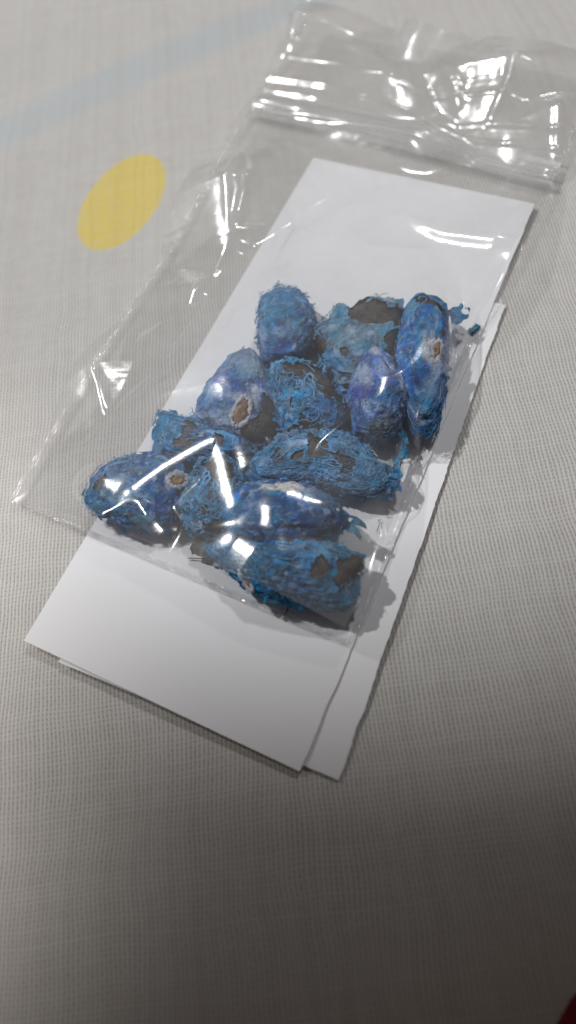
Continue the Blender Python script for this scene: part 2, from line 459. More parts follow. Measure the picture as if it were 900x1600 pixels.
    m4 = np.clip(fbm(n*8+s*17, s+28, 4)*4-.75, 0, 1)[:, None]*.75; c = c*(1-m4)+np.array(PALE)*1.15*m4
    m5 = np.clip(fbm(n*2.6+s*19, s+29, 3)*4-.5, 0, 1)[:, None]*.5; c = c*(1-m5)+np.array((.03, .22, .38))*m5
    m3 = np.clip(rn*1.2-.1, 0, 1)[:, None]*.25*wr; c = c*(1-m3)+np.array(LTEAL)*m3
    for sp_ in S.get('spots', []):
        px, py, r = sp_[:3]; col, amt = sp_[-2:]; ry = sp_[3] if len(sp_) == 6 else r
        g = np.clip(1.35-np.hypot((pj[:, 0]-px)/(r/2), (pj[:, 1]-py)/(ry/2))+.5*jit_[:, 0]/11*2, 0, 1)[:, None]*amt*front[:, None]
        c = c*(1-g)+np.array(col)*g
    keep = ~gone[f].any(axis=1)
    ff = f[keep]; used = np.unique(ff); mp = -np.ones(len(n), int); mp[used] = np.arange(len(used))
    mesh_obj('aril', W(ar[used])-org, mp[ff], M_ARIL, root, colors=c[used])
    # hilum: a tan scar with a pale torn rim
    for (px, py, ra, rb, an) in S.get('hil', []):
        h = hit(px, py); hs = shape(h[None], S)[0]*1.07
        nr = h/D; nr /= np.linalg.norm(nr)
        wn = nr@Rl; toc = CAMP-(hs@Rl+C0); toc /= np.linalg.norm(toc); wn = wn*.5+toc*.5; wn /= np.linalg.norm(wn)
        e1 = RW[:, 0]*math.cos(an)-RW[:, 1]*math.sin(an); e1 -= wn*(e1@wn); e1 /= np.linalg.norm(e1); e2 = np.cross(wn, e1)
        cw = hs@Rl+C0 + wn*.01
        A_, B_ = ra*.0108, rb*.0108
        NR, NA = 8, 40; V = []; 
        for i in range(NR+1):
            r = i/NR
            for j in range(NA):
                t_ = 2*math.pi*j/NA; jit = 1+.22*noise(np.array([[math.cos(t_)*1.7, math.sin(t_)*1.7, s*3.]]), 2)[0]
                V.append(cw + e1*A_*r*math.cos(t_)*jit + e2*B_*r*math.sin(t_)*jit + wn*(.018*(r > .3)*(1-r)-.05*r**4+.006*noise(np.array([[r*4, t_*2, s]]), 3)[0]))
        fc = [[i*NA+j, i*NA+(j+1) % NA, (i+1)*NA+(j+1) % NA, (i+1)*NA+j] for i in range(NR) for j in range(NA)]
        ho = mesh_obj('hilum', np.array(V)-org, fc, M_HIL, root)
        V = []; NA = 60; NB = 8
        for j in range(NA):
            t_ = 2*math.pi*j/NA; q_ = np.array([[math.cos(t_)*2, math.sin(t_)*2, s*2.]])
            jit = 1.10+.12*noise(q_*.8, 6)[0]+.12*noise(q_*3, 6)[0]; w_ = .022*(1.0+.8*noise(q_*2.6, 8)[0])
            cc = cw + e1*A_*math.cos(t_)*jit + e2*B_*math.sin(t_)*jit - wn*.015
            rd = e1*math.cos(t_)+e2*math.sin(t_)
            for k_ in range(NB):
                p_ = 2*math.pi*k_/NB; V.append(cc+rd*w_*1.6*math.cos(p_)+wn*w_*.55*math.sin(p_))
        fc = [[j*NB+k_, j*NB+(k_+1) % NB, ((j+1) % NA)*NB+(k_+1) % NB, ((j+1) % NA)*NB+k_] for j in range(NA) for k_ in range(NB)]
        mesh_obj('rim', np.array(V)-org, fc, M_RIM, ho)
    # fibres crawling over the surface and standing off it at the fringe
    r_ = np.random.default_rng(100+s)
    def walk(start, steps, step, curl, lift):
        p = start/np.linalg.norm(start); d = r_.normal(size=3); d -= p*(d@p); d /= np.linalg.norm(d)
        out = []; k_ = r_.normal()*curl; off = 1.05+.03*r_.random()
        for i in range(steps):
            out.append(shape(p[None], S)[0]*off)
            k_ += r_.normal()*curl*.7; k_ *= .9
            sd_ = np.cross(p, d); d = d*math.cos(k_)+sd_*math.sin(k_)
            p = p+d*step; p /= np.linalg.norm(p); d -= p*(d@p); d /= np.linalg.norm(d)
            off += lift*(r_.random()-.3)
        return out
    def many(name, nf, gen, rad_, cols):
        raw = []
        while len(raw) < nf:
            g_ = np.array(gen()); k_ = np.argmax(n@(g_[len(g_)//2]/D/np.linalg.norm(g_[len(g_)//2]/D)))
            if gone[k_] and r_.random() < .8: nf -= 1; continue
            raw.append((g_, c[k_]))
        ps = [W(g_)-org for g_, _ in raw]
        for x in ps: x[:, 2] = np.maximum(x[:, 2], .012)
        V, Fc = tubes(ps, [rad_*(.5+1.0*r_.random()) for _ in ps])
        cc = np.concatenate([np.tile((q_*.65+np.array(cols[r_.integers(len(cols))])*.35)*(.9+.9*r_.random()), (len(x)*4, 1)) for x, (_, q_) in zip(ps, raw)])
        o_ = mesh_obj(name, V, Fc, M_ARIL, root, colors=cc); o_['kind'] = 'stuff'
    fc_ = S.get('fcol', [S['pal'][0], LTEAL, S['pal'][2], TEAL])
    nf = S.get('fib', 60)
    if nf:
        cl = [hit(S['out'][0][0]+(q_[0]-S['out'][0][0]), q_[1]) for q_ in S.get('clump', [])]
        def g():
            if len(cl) and r_.random() < .6: st_ = cl[r_.integers(len(cl))]+r_.normal(size=3)*.3
            else: st_ = r_.normal(size=3); st_[2] = abs(st_[2])-.1
            return walk(st_, r_.integers(7, 18), .045, .95, .008)
        many('surface_fibres', int(nf*.5), g, .0050, fc_)
    if wr > .85:
        def g3():
            st_ = r_.normal(size=3); st_[2] = abs(st_[2])+.1
            o3 = walk(st_, r_.integers(12, 26), .05, .75, .006); return o3
        many('curled_strips', 18, g3, .0125, [LTEAL, PALE, fc_[0]])
    nf = S.get('fringe', 30)
    if nf:
        dirs = S.get('fdir', [])
        def g2():
            if dirs and r_.random() < .75:
                h = hit(*dirs[r_.integers(len(dirs))]); st_ = h+r_.normal(size=3)*.22; st_[2] = h[2]*.3+.1*r_.normal()
            else:
                a_ = r_.random()*6.283; st_ = np.array([math.cos(a_), math.sin(a_), .25*r_.normal()])
            return walk(st_, r_.integers(5, 11), .04, .9, .04)
        many('fringe_fibres', nf, g2, .0042, [TEAL, MID, LTEAL])
    # ragged skirt where the torn aril spreads round the seed
    fr_ = S.get('frill', .05+.09*min(wr, 1))
    NA, NB = 300, 9; thf = np.linspace(0, 2*math.pi, NA, endpoint=False); V = []
    cth = np.stack([np.cos(thf), np.sin(thf)], 1); r0 = rad(thf, S)
    ex_ = fr_*np.clip(.35+1.5*fbm(np.stack([cth[:, 0]*5, cth[:, 1]*5, thf*0+s*2.], 1), s+50, 4), .02, 1.6)
    for k_ in range(NB):
        t_ = k_/(NB-1); rr_ = r0*(.86+.10*t_)+ex_*t_
        q3 = np.stack([cth[:, 0]*rr_*7, cth[:, 1]*rr_*7, thf*0+s], 1)
        zz = S['hh']*(-.25-.45*t_)+.07*fbm(q3, s+51, 2)
        V.append(np.stack([cth[:, 0]*rr_, cth[:, 1]*rr_, zz], 1))
    V = np.concatenate(V)
    f_ = np.array([[k_*NA+j_, k_*NA+(j_+1) % NA, (k_+1)*NA+(j_+1) % NA, (k_+1)*NA+j_] for k_ in range(NB-1) for j_ in range(NA)])
    tt_ = np.repeat(np.linspace(0, 1, NB), NA); msk = fbm(V*9+s, s+53, 2) > .42-.35*tt_
    f_ = f_[~msk[f_].any(axis=1)]
    cc = np.array(TEAL)*(.7+.9*np.clip(.5+fbm(V*6, s+54, 3), 0, 1))[:, None]*.6+np.array(S['pal'][0])*.4
    Vw = W(V)-org; Vw[:, 2] = np.maximum(Vw[:, 2], .012)
    mesh_obj('torn_frill', Vw, f_, M_ARIL, root, colors=cc)
    # torn flaps of the aril
    for (px, py, qx, qy, wpx, col) in S.get('flap', []):
        a0 = P(px, py, zc+.05); b0 = P(qx, qy, zc*.8+.05); L = b0-a0; wv = np.cross(L, [0, 0, 1]); wv = wv/np.linalg.norm(wv)*wpx*.0105/2
        NU, NV = 26, 20; V = []
        for i in range(NU):
            for j in range(NV):
                t_ = i/(NU-1); v_ = j/(NV-1)*2-1
                wd = (1-.35*t_)*(1+.35*noise(np.array([[t_*5, s, 1.]]), 5)[0])
                en = 1+.22*noise(np.array([[v_*4, s*2, 3.]]), 9)[0]
                p_ = a0+L*t_*en+wv*v_*wd
                q3 = np.array([[p_[0]*5, p_[1]*5, s]])
                p_ = p_ + np.array([.05*noise(q3, 1)[0], .05*noise(q3, 2)[0], .12*noise(q3*.8, 3)[0]+.05*ridged(q3*1.6, 4, 2)[0]])
                p_[2] = max(p_[2], .02); V.append(p_)
        V = np.array(V); f_ = grid_faces(NU, NV)
        msk = fbm(V*6, s+3, 2) > .34
        f_ = f_[~msk[f_].any(axis=1)]
        cc = np.array(col)*(1+.5*fbm(V*5, s, 3))[:, None]
        mesh_obj('torn_flap', V-org, f_, M_ARIL, root, colors=cc)
    return root

def chip(name, px0, px1, wpx, z, mat, parent=None, hgt=.12, bend=.0, org=None):
    a, b = P(*px0, z), P(*px1, z); L = b-a; wv = np.cross(L, [0, 0, 1]); wv = wv/np.linalg.norm(wv)*wpx*.0105/2
    NU, NV = 22, 12; V = []
    for i in range(NU):
        for j in range(NV):
            t = i/(NU-1); an = 2*math.pi*j/NV
            prof = (1-abs(2*t-1)**14)**.5*.6+.4
            prof *= 1/max(abs(math.cos(an)), abs(math.sin(an)))**.8*.85
            q3 = np.array([[t*6, math.cos(an)*1.5, math.sin(an)*1.5]])
            k = prof*(1+.28*noise(q3+px0[0], 6)[0]+.12*noise(q3*3, 7)[0])
            V.append(a+L*t+wv*math.cos(an)*k+np.array([0, 0, 1])*(math.sin(an)*hgt/2*k+bend*math.sin(t*math.pi)))
    V.append(a); V.append(b); n = NU*NV
    fc = [[i*NV+j, i*NV+(j+1) % NV, (i+1)*NV+(j+1) % NV, (i+1)*NV+j] for i in range(NU-1) for j in range(NV)]
    fc += [[n, (j+1) % NV, j] for j in range(NV)] + [[n+1, (NU-1)*NV+j, (NU-1)*NV+(j+1) % NV] for j in range(NV)]
    V = np.array(V)
    if parent is not None: return mesh_obj(name, V-org, fc, mat, parent)
    return mesh_obj(name, V, fc, mat, origin=a)

CORN = (.50, .50, .52); INK = (.015, .022, .05); VD = (.030, .045, .20)
specs = [
 dict(label='smooth oval blue seed at the top left of the heap, with frayed teal tip', h=.80, z=.46,
  out=[(404,482),(409,463),(425,456),(438,450),(450,454),(466,457),(480,467),(490,482),(496,503),(490,525),(480,545),(465,565),(440,575),(420,572),(407,558),(401,535),(401,505)],
  pal=((.040,.115,.29), DEEP, LTEAL), wr=.5, pa=.6, fib=40, clump=[(440,470),(420,475)], fringe=70, fdir=[(430, 458), (460, 458), (410, 480)], spots=[(430, 475, 60, TEAL, .7), (410, 530, 14, 60, PALE, .6), (430, 555, 50, VD, .7), (455, 520, 50, 20, PALE, .4)]),
 dict(label='greyish blue seed behind the pointed one, brown kernel bared along its top', h=.70, z=.40,
  out=[(496,512),(510,500),(523,484),(536,474),(542,490),(560,474),(580,466),(600,464),(618,470),(632,480),(636,500),(634,530),(620,560),(590,590),(560,605),(530,600),(505,580),(490,550),(485,530)],
  pal=(GREYB, (.10,.17,.25), (.20,.28,.34)), wr=.6, win=[[(543,490),(556,477),(575,469),(600,470),(625,482),(632,500),(620,508),(600,504),(570,503),(552,497)], [(600,535),(615,520),(630,512),(628,550),(615,560)], (541,550,8), [(488,528),(500,520),(510,530),(508,560),(498,565),(488,550)]],
  fib=50, fringe=40, fdir=[(520, 500)], spots=[(527, 486, 30, TEAL, .9), (520, 570, 60, MID, .6), (605, 515, 60, 16, LTEAL, .6), (465,530,40,MID,.5)]),
 dict(label='tall bright blue seed at the right end of the heap, brown cap and white-ringed scar', h=.84, z=.50,
  out=[(632,480),(645,465),(660,457),(680,462),(694,472),(702,485),(703,510),(702,545),(700,580),(698,610),(690,640),(680,665),(660,680),(642,668),(630,640),(620,600),(616,560),(622,520),(628,495)],
  pal=((.018, .09, .30), (.025, .08, .28), LTEAL), pa=.4, wr=.5, win=[[(652,459),(680,460),(703,484),(690,486),(676,476),(662,467)]], hil=[(682, 551, 15, 7, 1.25)], fib=45, clump=[(650,640),(670,650)], fringe=60, fdir=[(660, 655), (690, 640)],
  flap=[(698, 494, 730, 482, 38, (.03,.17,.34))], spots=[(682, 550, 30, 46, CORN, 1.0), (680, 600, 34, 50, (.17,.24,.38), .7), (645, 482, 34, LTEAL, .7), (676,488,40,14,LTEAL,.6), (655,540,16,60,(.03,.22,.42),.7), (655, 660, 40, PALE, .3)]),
 dict(label='pointed violet blue seed with a whitish crest, in front of the greyish seed', h=.78, z=.56,
  out=[(585,545),(600,553),(617,572),(630,592),(641,610),(642,628),(632,645),(625,665),(605,682),(575,686),(555,672),(548,650),(541,625),(545,600),(560,575),(572,555)],
  pal=((.05,.11,.32), (.05,.09,.31), PALE), wr=.8, fib=50, clump=[(560,650),(610,660)], fringe=30, fdir=[(590, 680)], fcol=[PALE, LTEAL, GREYB],
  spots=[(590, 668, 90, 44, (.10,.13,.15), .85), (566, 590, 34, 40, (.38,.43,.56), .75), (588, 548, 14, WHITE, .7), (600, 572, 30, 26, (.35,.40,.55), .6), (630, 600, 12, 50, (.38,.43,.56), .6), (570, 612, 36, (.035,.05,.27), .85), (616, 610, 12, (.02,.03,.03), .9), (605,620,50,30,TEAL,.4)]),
 dict(label='ragged teal seed in the middle of the heap with a diagonal strip of brown kernel', h=.74, z=.52,
  out=[(420,580),(432,570),(448,562),(480,568),(505,580),(525,600),(537,622),(535,650),(528,668),(510,680),(480,684),(455,690),(442,675),(438,655),(428,630),(420,605)],
  pal=((.06,.20,.38), (.04,.15,.34), LTEAL), wr=1.1, win=[[(441,565),(460,566),(490,570),(515,586),(530,606),(537,624),(524,628),(508,615),(498,612),(485,597),(465,592),(452,588)], [(458,668),(470,650),(485,655),(515,672),(500,682),(480,677)]],
  fib=420, clump=[(430,590),(480,610),(500,650),(440,640)], fringe=90, fdir=[(430, 600), (440, 660)], spots=[(510,640,50,(.05,.11,.32),.6)], flap=[(495, 650, 512, 676, 50, MID), (450, 655, 444, 684, 40, MID), (497,615,503,596,14,TEAL)], rag=.3),
 dict(label='pale blue seed left of centre, pointed at the top, with a tan scar facing up', h=.80, z=.46,
  out=[(383,543),(395,545),(406,556),(414,575),(422,600),(436,630),(440,665),(425,690),(405,695),(370,690),(335,680),(305,655),(305,635),(320,605),(345,575),(360,556)],
  pal=((.10,.17,.32), (.06,.12,.30), PALE), wr=.4, pa=.7, hil=[(378, 641, 21, 11, 1.25)], fib=35, clump=[(330,670),(380,685)], fringe=40, fdir=[(310, 650), (410, 690)],
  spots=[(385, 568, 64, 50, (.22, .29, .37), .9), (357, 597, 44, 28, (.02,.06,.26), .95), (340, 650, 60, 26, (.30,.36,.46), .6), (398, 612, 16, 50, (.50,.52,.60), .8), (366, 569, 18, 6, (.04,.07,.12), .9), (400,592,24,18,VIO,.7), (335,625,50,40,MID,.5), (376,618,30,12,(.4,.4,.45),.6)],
  win=[[(414,612),(428,620),(440,650),(434,688),(400,692),(378,687),(378,672),(395,652),(407,632)]]),
 dict(label='dark shrivelled seed with teal flap between the pale seed and leftmost seed', h=.56, z=.34,
  out=[(246,650),(262,647),(285,654),(310,657),(340,672),(375,685),(400,700),(380,715),(340,722),(300,722),(262,716),(246,702),(242,670)],
  pal=(MID, DEEP, LTEAL), wr=.9, win=[[(274,696),(284,668),(300,658),(314,668),(302,682),(290,700)], (340,690,12)], fib=260, clump=[(340,700),(370,695),(300,680)], fringe=60, fdir=[(250, 660), (270, 650)],
  flap=[(275, 672, 252, 648, 36, TEAL), (255, 706, 250, 660, 30, (.03,.17,.34)), (282,660,302,652,14,LTEAL)], spots=[(256,665,40,(.03,.2,.36),.9)], rag=.4),
 dict(label='long blue seed lying at the left corner of the heap, teal at its left end', h=.80, z=.48,
  out=[(131,778),(140,755),(155,735),(185,718),(215,712),(245,710),(275,715),(295,735),(300,760),(285,790),(270,815),(235,826),(200,822),(160,808),(140,795)],
  pal=((.04,.10,.28), DEEP, (.17,.28,.40)), wr=.5, hil=[(277, 749, 12, 9, .2)], fib=80, clump=[(160,790),(250,815),(180,730)], fringe=60, fdir=[(140, 790), (150, 760), (255,825)],
  spots=[(142, 788, 40, TEAL, .9), (175, 755, 50, (.20,.29,.38), .7), (245, 790, 70, 40, (.015,.055,.25), .8), (268, 742, 10, 30, CORN, .8), (292,748,10,34,TEAL,.9), (220,815,80,20,LTEAL,.6)], win=[[(146,758),(160,742),(170,738),(160,752),(150,768)], (268,728,6)]),
 dict(label='tangled fibrous blue seed with a dark bare underside, right of the leftmost seed', h=.72, z=.42,
  out=[(282,775),(300,745),(315,720),(345,708),(370,725),(385,755),(390,790),(380,820),(355,842),(325,840),(295,828),(280,800)],
  pal=((.09,.22,.36), MID, PALE), wr=1.3, win=[[(318,722),(345,712),(362,722),(360,750),(345,757),(325,750)], [(310,822),(338,806),(352,800),(356,820),(345,842),(322,836)], (318,798,6)],
  fib=560, clump=[(310,790),(300,780),(340,790),(330,745)], fringe=70, fdir=[(290, 820), (330, 850)], fcol=[(.16,.30,.42), (.10,.24,.38), LTEAL], flap=[(355, 716, 348, 762, 22, LTEAL)], spots=[(295,760,30,(.03,.07,.10),.6)], rag=.5),
 dict(label='wide fibrous blue seed right of centre with scattered brown bare patches', h=.66, z=.40,
  out=[(383,745),(395,720),(410,705),(425,690),(440,678),(480,668),(515,672),(545,682),(560,690),(575,705),(592,728),(612,725),(618,745),(605,770),(580,778),(550,775),(520,765),(490,762),(450,759),(410,759),(390,755)],
  pal=((.07,.18,.36), (.09,.21,.37), PALE), wr=1.0, win=[[(483,676),(500,680),(512,700),(507,716),(490,720),(482,705)], [(520,704),(532,705),(545,715),(552,742),(535,737),(524,724)], [(424,700),(436,704),(439,720),(428,716)], (599,768,4), (468,715,6)],
  fib=620, clump=[(560,740),(580,760),(410,730),(500,745),(540,750)], fringe=160, fdir=[(600, 770), (560, 780), (620, 740), (400, 740)], fcol=[(.10,.23,.40), (.15,.29,.44), MID],
  flap=[(585, 740, 612, 770, 50, MID), (612, 752, 628, 700, 20, (.05,.2,.36)), (626, 715, 632, 668, 14, TEAL)], rag=.35),
 dict(label='glossy blue seed lying sideways near the bottom, pale streak along its top edge', h=.92, z=.56,
  out=[(345,790),(360,770),(385,757),(420,752),(460,756),(495,764),(515,775),(530,795),(540,815),(530,832),(505,842),(470,850),(430,855),(390,855),(360,845),(345,820)],
  pal=((.04,.11,.28), DEEP, (.10,.19,.34)), wr=.25, pa=.6, fib=60, clump=[(530,820)], fringe=60, fdir=[(530, 800), (540, 820)],
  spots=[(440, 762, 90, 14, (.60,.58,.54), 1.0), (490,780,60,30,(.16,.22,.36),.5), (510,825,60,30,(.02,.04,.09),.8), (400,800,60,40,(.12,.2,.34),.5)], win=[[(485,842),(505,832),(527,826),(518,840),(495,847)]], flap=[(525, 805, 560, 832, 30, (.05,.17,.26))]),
 dict(label='lowest seed of the heap, teal and stringy, its dark brown end exposed on the right', h=.84, z=.47,
  out=[(320,862),(335,852),(360,850),(390,852),(430,850),(470,845),(500,845),(530,855),(548,866),(565,872),(566,895),(560,920),(545,945),(520,952),(490,949),(455,943),(420,936),(395,922),(370,905),(350,885),(335,872)],
  pal=(MID, (.02,.09,.25), LTEAL), wr=.9, win=[[(490,872),(508,862),(516,880),(508,902),(490,906),(484,890)], [(526,897),(530,880),(545,868),(566,872),(565,892),(548,907),(535,920),(526,912)]], hil=[(387, 905, 15, 4, 2.1)],
  fib=420, clump=[(345,870),(400,870),(480,930),(520,940)], fringe=45, frill=.04, fdir=[(350, 870), (345, 866), (560, 900)], fcol=[TEAL, LTEAL, (.03,.13,.26)],
  spots=[(515, 945, 90, 30, TEAL, .9), (550, 855, 30, (.03,.16,.20), .8), (505, 862, 30, LTEAL, .6), (370,875,50,40,LTEAL,.6), (470,925,80,40,(.02,.07,.18),.6)], flap=[(505, 872, 524, 842, 36, LTEAL), (530,875,522,905,16,TEAL)], rag=.2),
]
for S in specs:
    r = make_seed(S)
    if S['seed'] == 12:
        og = np.array([S['C'][0], S['C'][1], S['z']-S['hh']])
        chip('bark_chip', (520, 912), (562, 872), 26, .62, M_CHIP, r, .22, 0, og)
o = chip('bark_chip', (301, 850), (334, 862), 26, .28, M_CHIP, hgt=.16)
tag(o, 'small dark bark chip at the left tip of the lowest seed', 'bark chip')
o = chip('teal_flake', (735, 519), (748, 508), 13, .10, M_FIBT, hgt=.05)
tag(o, 'tiny teal flake lying apart to the right of the tall bright blue seed', 'flake')

def loose(name, pts, r, mat, label, z=.10):
    w_ = np.array([P(x, y, z+.01*math.sin(i*1.7)) for i, (x, y) in enumerate(pts)])
    t = np.linspace(0, len(w_)-1, 6*len(w_)); i = np.clip(t.astype(int), 0, len(w_)-2); fr = (t-i)[:, None]
    w2 = w_[i]*(1-fr)+w_[i+1]*fr
    for _ in range(3): w2[1:-1] = (w2[:-2]+w2[1:-1]*2+w2[2:])/4
    V, Fc = tubes([w2], [r], 6)
    return tag(mesh_obj(name, V, Fc, mat, origin=w2[0]), label, 'fibre')
loose('loose_fibre', [(596, 812), (591, 813), (594, 818), (591, 824), (589, 831)], .007, M_FIB, 'tiny curled blue fibre alone on the paper right of the sideways glossy seed')
loose('loose_fibre', [(292, 872), (318, 873), (330, 869), (345, 862)], .008, M_CHIP, 'dark hair-thin fibre running left from the bark chip')
loose('loose_fibre', [(541, 815), (556, 826), (566, 842), (560, 832)], .009, M_FIBT, 'teal fibre trailing off the right end of the sideways glossy seed')
loose('loose_fibre', [(604, 774), (622, 745), (628, 715), (632, 678), (626, 664)], .010, M_FIBT, 'long teal fibre curving up the right side of the gap in the heap', .25)
loose('loose_fibre', [(450, 948), (449, 955), (444, 960)], .008, M_CHIP, 'short dark fibre at the underside of the lowest seed')

# ------------------------------------------------------------------ the zip bag
BL, BR, TL, TR = [p_[:2] for p_ in (P(22, 785), P(548, 1010), P(478, 40), np.array([5.0, 15.3, 0]))]
NU, NV = 301, 561
U, Vv = np.meshgrid(np.linspace(0, 1, NU), np.linspace(0, 1, NV), indexing='ij')
def bag_xy(U, V):
    U = U[..., None]; V = V[..., None]
    return (BL*(1-U)+BR*U)*(1-V)+(TL*(1-U)+TR*U)*V
XY = bag_xy(U, Vv)
# side pinch where the seeds lift the film
pinch = np.exp(-((Vv-.33)/.16)**2)
eR = (BR-BL)/np.linalg.norm(BR-BL)
XY = XY - (pinch*U**2*.22)[..., None]*eR + (np.exp(-((Vv-.45)/.12)**2)*(1-U)**2*.10)[..., None]*eR
wob = noise(np.stack([Vv*22, U*0, U*0], -1).reshape(-1, 3), 41).reshape(U.shape)*.05
XY = XY + (wob*(U**3))[..., None]*eR
X, Y = XY[..., 0], XY[..., 1]
ZIPV = .765
obst = np.zeros_like(X)+.075
for S in SEEDS:
    dx = X-S['C'][0]; dy = Y-S['C'][1]; R = S['R']
    rr_ = np.hypot(dx, dy)/(rad(np.arctan2(dy, dx), S)*1.12); q2 = 1-rr_**2
    obst = np.maximum(obst, np.where(q2 > 0, S['z']+S['hh']*np.sqrt(np.clip(q2, 0, 1))*1.10+.08, 0))
edge = np.minimum(np.minimum(U*6, (1-U)*6), Vv*12)
def relax(z, ob, it, fix):
    for _ in range(it):
        zn = z.copy()
        zn[1:-1, 1:-1] = (z[2:, 1:-1]+z[:-2, 1:-1]+z[1:-1, 2:]+z[1:-1, :-2])*.25
        zn = np.maximum(zn, ob); zn[fix] = ob[fix]; z = zn
    return z
fixm = (edge < .08) | (np.abs(Vv-ZIPV) < .008) | (Vv > .995)
ob = np.where(fixm, .085, obst)
cs = 5
zc_ = relax(ob[::cs, ::cs].copy(), ob[::cs, ::cs], 1500, fixm[::cs, ::cs])
# upsample
ui = np.linspace(0, zc_.shape[0]-1, NU); vi = np.linspace(0, zc_.shape[1]-1, NV)
i0 = np.clip(ui.astype(int), 0, zc_.shape[0]-2); j0 = np.clip(vi.astype(int), 0, zc_.shape[1]-2)
fu = (ui-i0)[:, None]; fv = (vi-j0)[None, :]
z = zc_[i0][:, j0]*(1-fu)*(1-fv)+zc_[i0+1][:, j0]*fu*(1-fv)+zc_[i0][:, j0+1]*(1-fu)*fv+zc_[i0+1][:, j0+1]*fu*fv
z = relax(np.maximum(z, ob), ob, 60, fixm)
for _ in range(40):      # a stiff film rounds off small shapes
    zs = z.copy(); zs[1:-1, 1:-1] = (z[2:, 1:-1]+z[:-2, 1:-1]+z[1:-1, 2:]+z[1:-1, :-2])*.25; z = zs
z = np.maximum(z, np.where(edge > .03, obst-.01, 0))
for _ in range(4):
    zs = z.copy(); zs[1:-1, 1:-1] = (z[2:, 1:-1]+z[:-2, 1:-1]+z[1:-1, 2:]+z[1:-1, :-2])*.25; z = zs
free = np.clip(edge/.5, 0, 1)
p2 = np.stack([X, Y, X*0], -1).reshape(-1, 3)
# air in the bag and gentle creasing
body = (Vv < ZIPV)
air = np.sin(np.pi*np.clip(U, 0, 1))**.6*np.sin(np.pi*np.clip(Vv/ZIPV, 0, 1))**.5*.16*body
lipw = np.clip((Vv-.80)/.2, 0, 1)
lip = lipw*(.30+.22*np.sin(U*15+1.0)+.12*np.sin(U*31+2))*1.0
dw = .35*np.stack([noise(p2*.7, 61), noise(p2*.7, 62), p2[:, 0]*0], -1)
rot = np.array([[.42, -.91, 0], [.91*.42, .42*.42, 0], [0, 0, 1]])
big = ridged((p2+dw)*np.array([.55, .55, 1])@rot.T, 51, 2).reshape(U.shape)
fine = ridged((p2+dw)*1.5, 55, 3).reshape(U.shape)
z = z + air + lip + free*(.10*big+.005*fine)*(1-.55*lipw)*np.where(np.abs(Vv-ZIPV) < .03, .3, 1)

def crease(pts, width, amp, zz=.6, taper=True):
    """raise a narrow rounded fold along a line given in photo pixels at height zz"""
    global z
    w_ = np.array([P(a, b, zz)[:2] for a, b in pts])
    best = np.full(X.shape, 9.); am = np.zeros(X.shape); tot = sum(np.linalg.norm(w_[i+1]-w_[i]) for i in range(len(w_)-1)); acc = 0
    for i in range(len(w_)-1):
        a, b = w_[i], w_[i+1]; L = b-a; l2 = L@L; t = np.clip(((X-a[0])*L[0]+(Y-a[1])*L[1])/l2, 0, 1)
        d = np.hypot(X-a[0]-t*L[0], Y-a[1]-t*L[1]); s_ = (acc+t*math.sqrt(l2))/tot
        m = d < best; best[m] = d[m]; am[m] = s_[m]; acc += math.sqrt(l2)
    tp = np.clip(np.sin(np.pi*np.clip(am, .02, .98)), 0, 1)**.5 if taper else 1
    z = z + amp*tp*np.exp(-(best/width)**2)
KEY = np.array([-75, 50, 112.])
def tent(pts, width, k, zz, lift=0.02, wp=1.0):
    '''a sharp fold whose crest line is shaped to glint from the key lamp towards the camera'''
    global z
    if len(pts) > 2:      # round the bends of the path
        q_ = np.array(pts, float)
        for _ in range(2): q_ = np.concatenate([q_[:1]] + [np.stack([q_[i]*.75+q_[i+1]*.25, q_[i]*.25+q_[i+1]*.75]) for i in range(len(q_)-1)] + [q_[-1:]])
        pts = q_
    w_ = np.array([P(a, b, zz) for a, b in pts]); h_ = [0.0]
    for i in range(len(w_)-1):
        m_ = (w_[i]+w_[i+1])/2; l_ = KEY-m_; v_ = CAMP-m_; hv = l_/np.linalg.norm(l_)+v_/np.linalg.norm(v_)
        g_ = -hv[:2]/hv[2]; h_.append(h_[-1]+float(g_@(w_[i+1]-w_[i])[:2]))  # crest slope set so the fold mirrors the key lamp
    h_ = np.array(h_)
    def zat(p_):
        q_ = np.argmin((X-p_[0])**2+(Y-p_[1])**2); return z.ravel()[q_]
    off = max(zat(p_)-hh for p_, hh in zip(w_, h_))+lift
    Xw = X+wp*(.05*noise(p2*1.6, 91)+.012*noise(p2*5, 93)).reshape(X.shape); Yw = Y+wp*(.05*noise(p2*1.6, 92)+.012*noise(p2*5, 94)).reshape(X.shape)
    h_ = h_+off
    bd = np.full(X.shape, 9.); ch = np.zeros(X.shape)
    for i in range(len(w_)-1):
        a, b = w_[i][:2], w_[i+1][:2]; L = b-a; t0 = ((Xw-a[0])*L[0]+(Yw-a[1])*L[1])/(L@L); t = np.clip(t0, 0, 1)
        d = np.hypot(Xw-a[0]-t*L[0], Yw-a[1]-t*L[1]); m = d < bd
        bd[m] = d[m]; ch[m] = (h_[i]*(1-t)+h_[i+1]*t)[m]
    ch = ch+.004*wp*noise(p2*2.5, 95).reshape(X.shape)
    tz = ch-(np.sqrt(bd**2+width**2)-width)*k
    s_ = .012; dlt = tz-z
    z = z+np.where(dlt > 8*s_, dlt, s_*np.log1p(np.exp(np.clip(dlt/s_, -30, 30))))
    print('tent', h_)
tent([(205, 760), (270, 725), (330, 698), (350, 695), (362, 718), (368, 750), (378, 792)], .26, .5, .95, .02, .35)
tent([(393, 758), (399, 806)], .30, .4, 1.0, .02, .5)
tent([(434, 800), (431, 830), (429, 862)], .22, .5, 1.0, .02, .5)
tent([(385, 836), (412, 852)], .35, .35, 1.0, .02, .5)
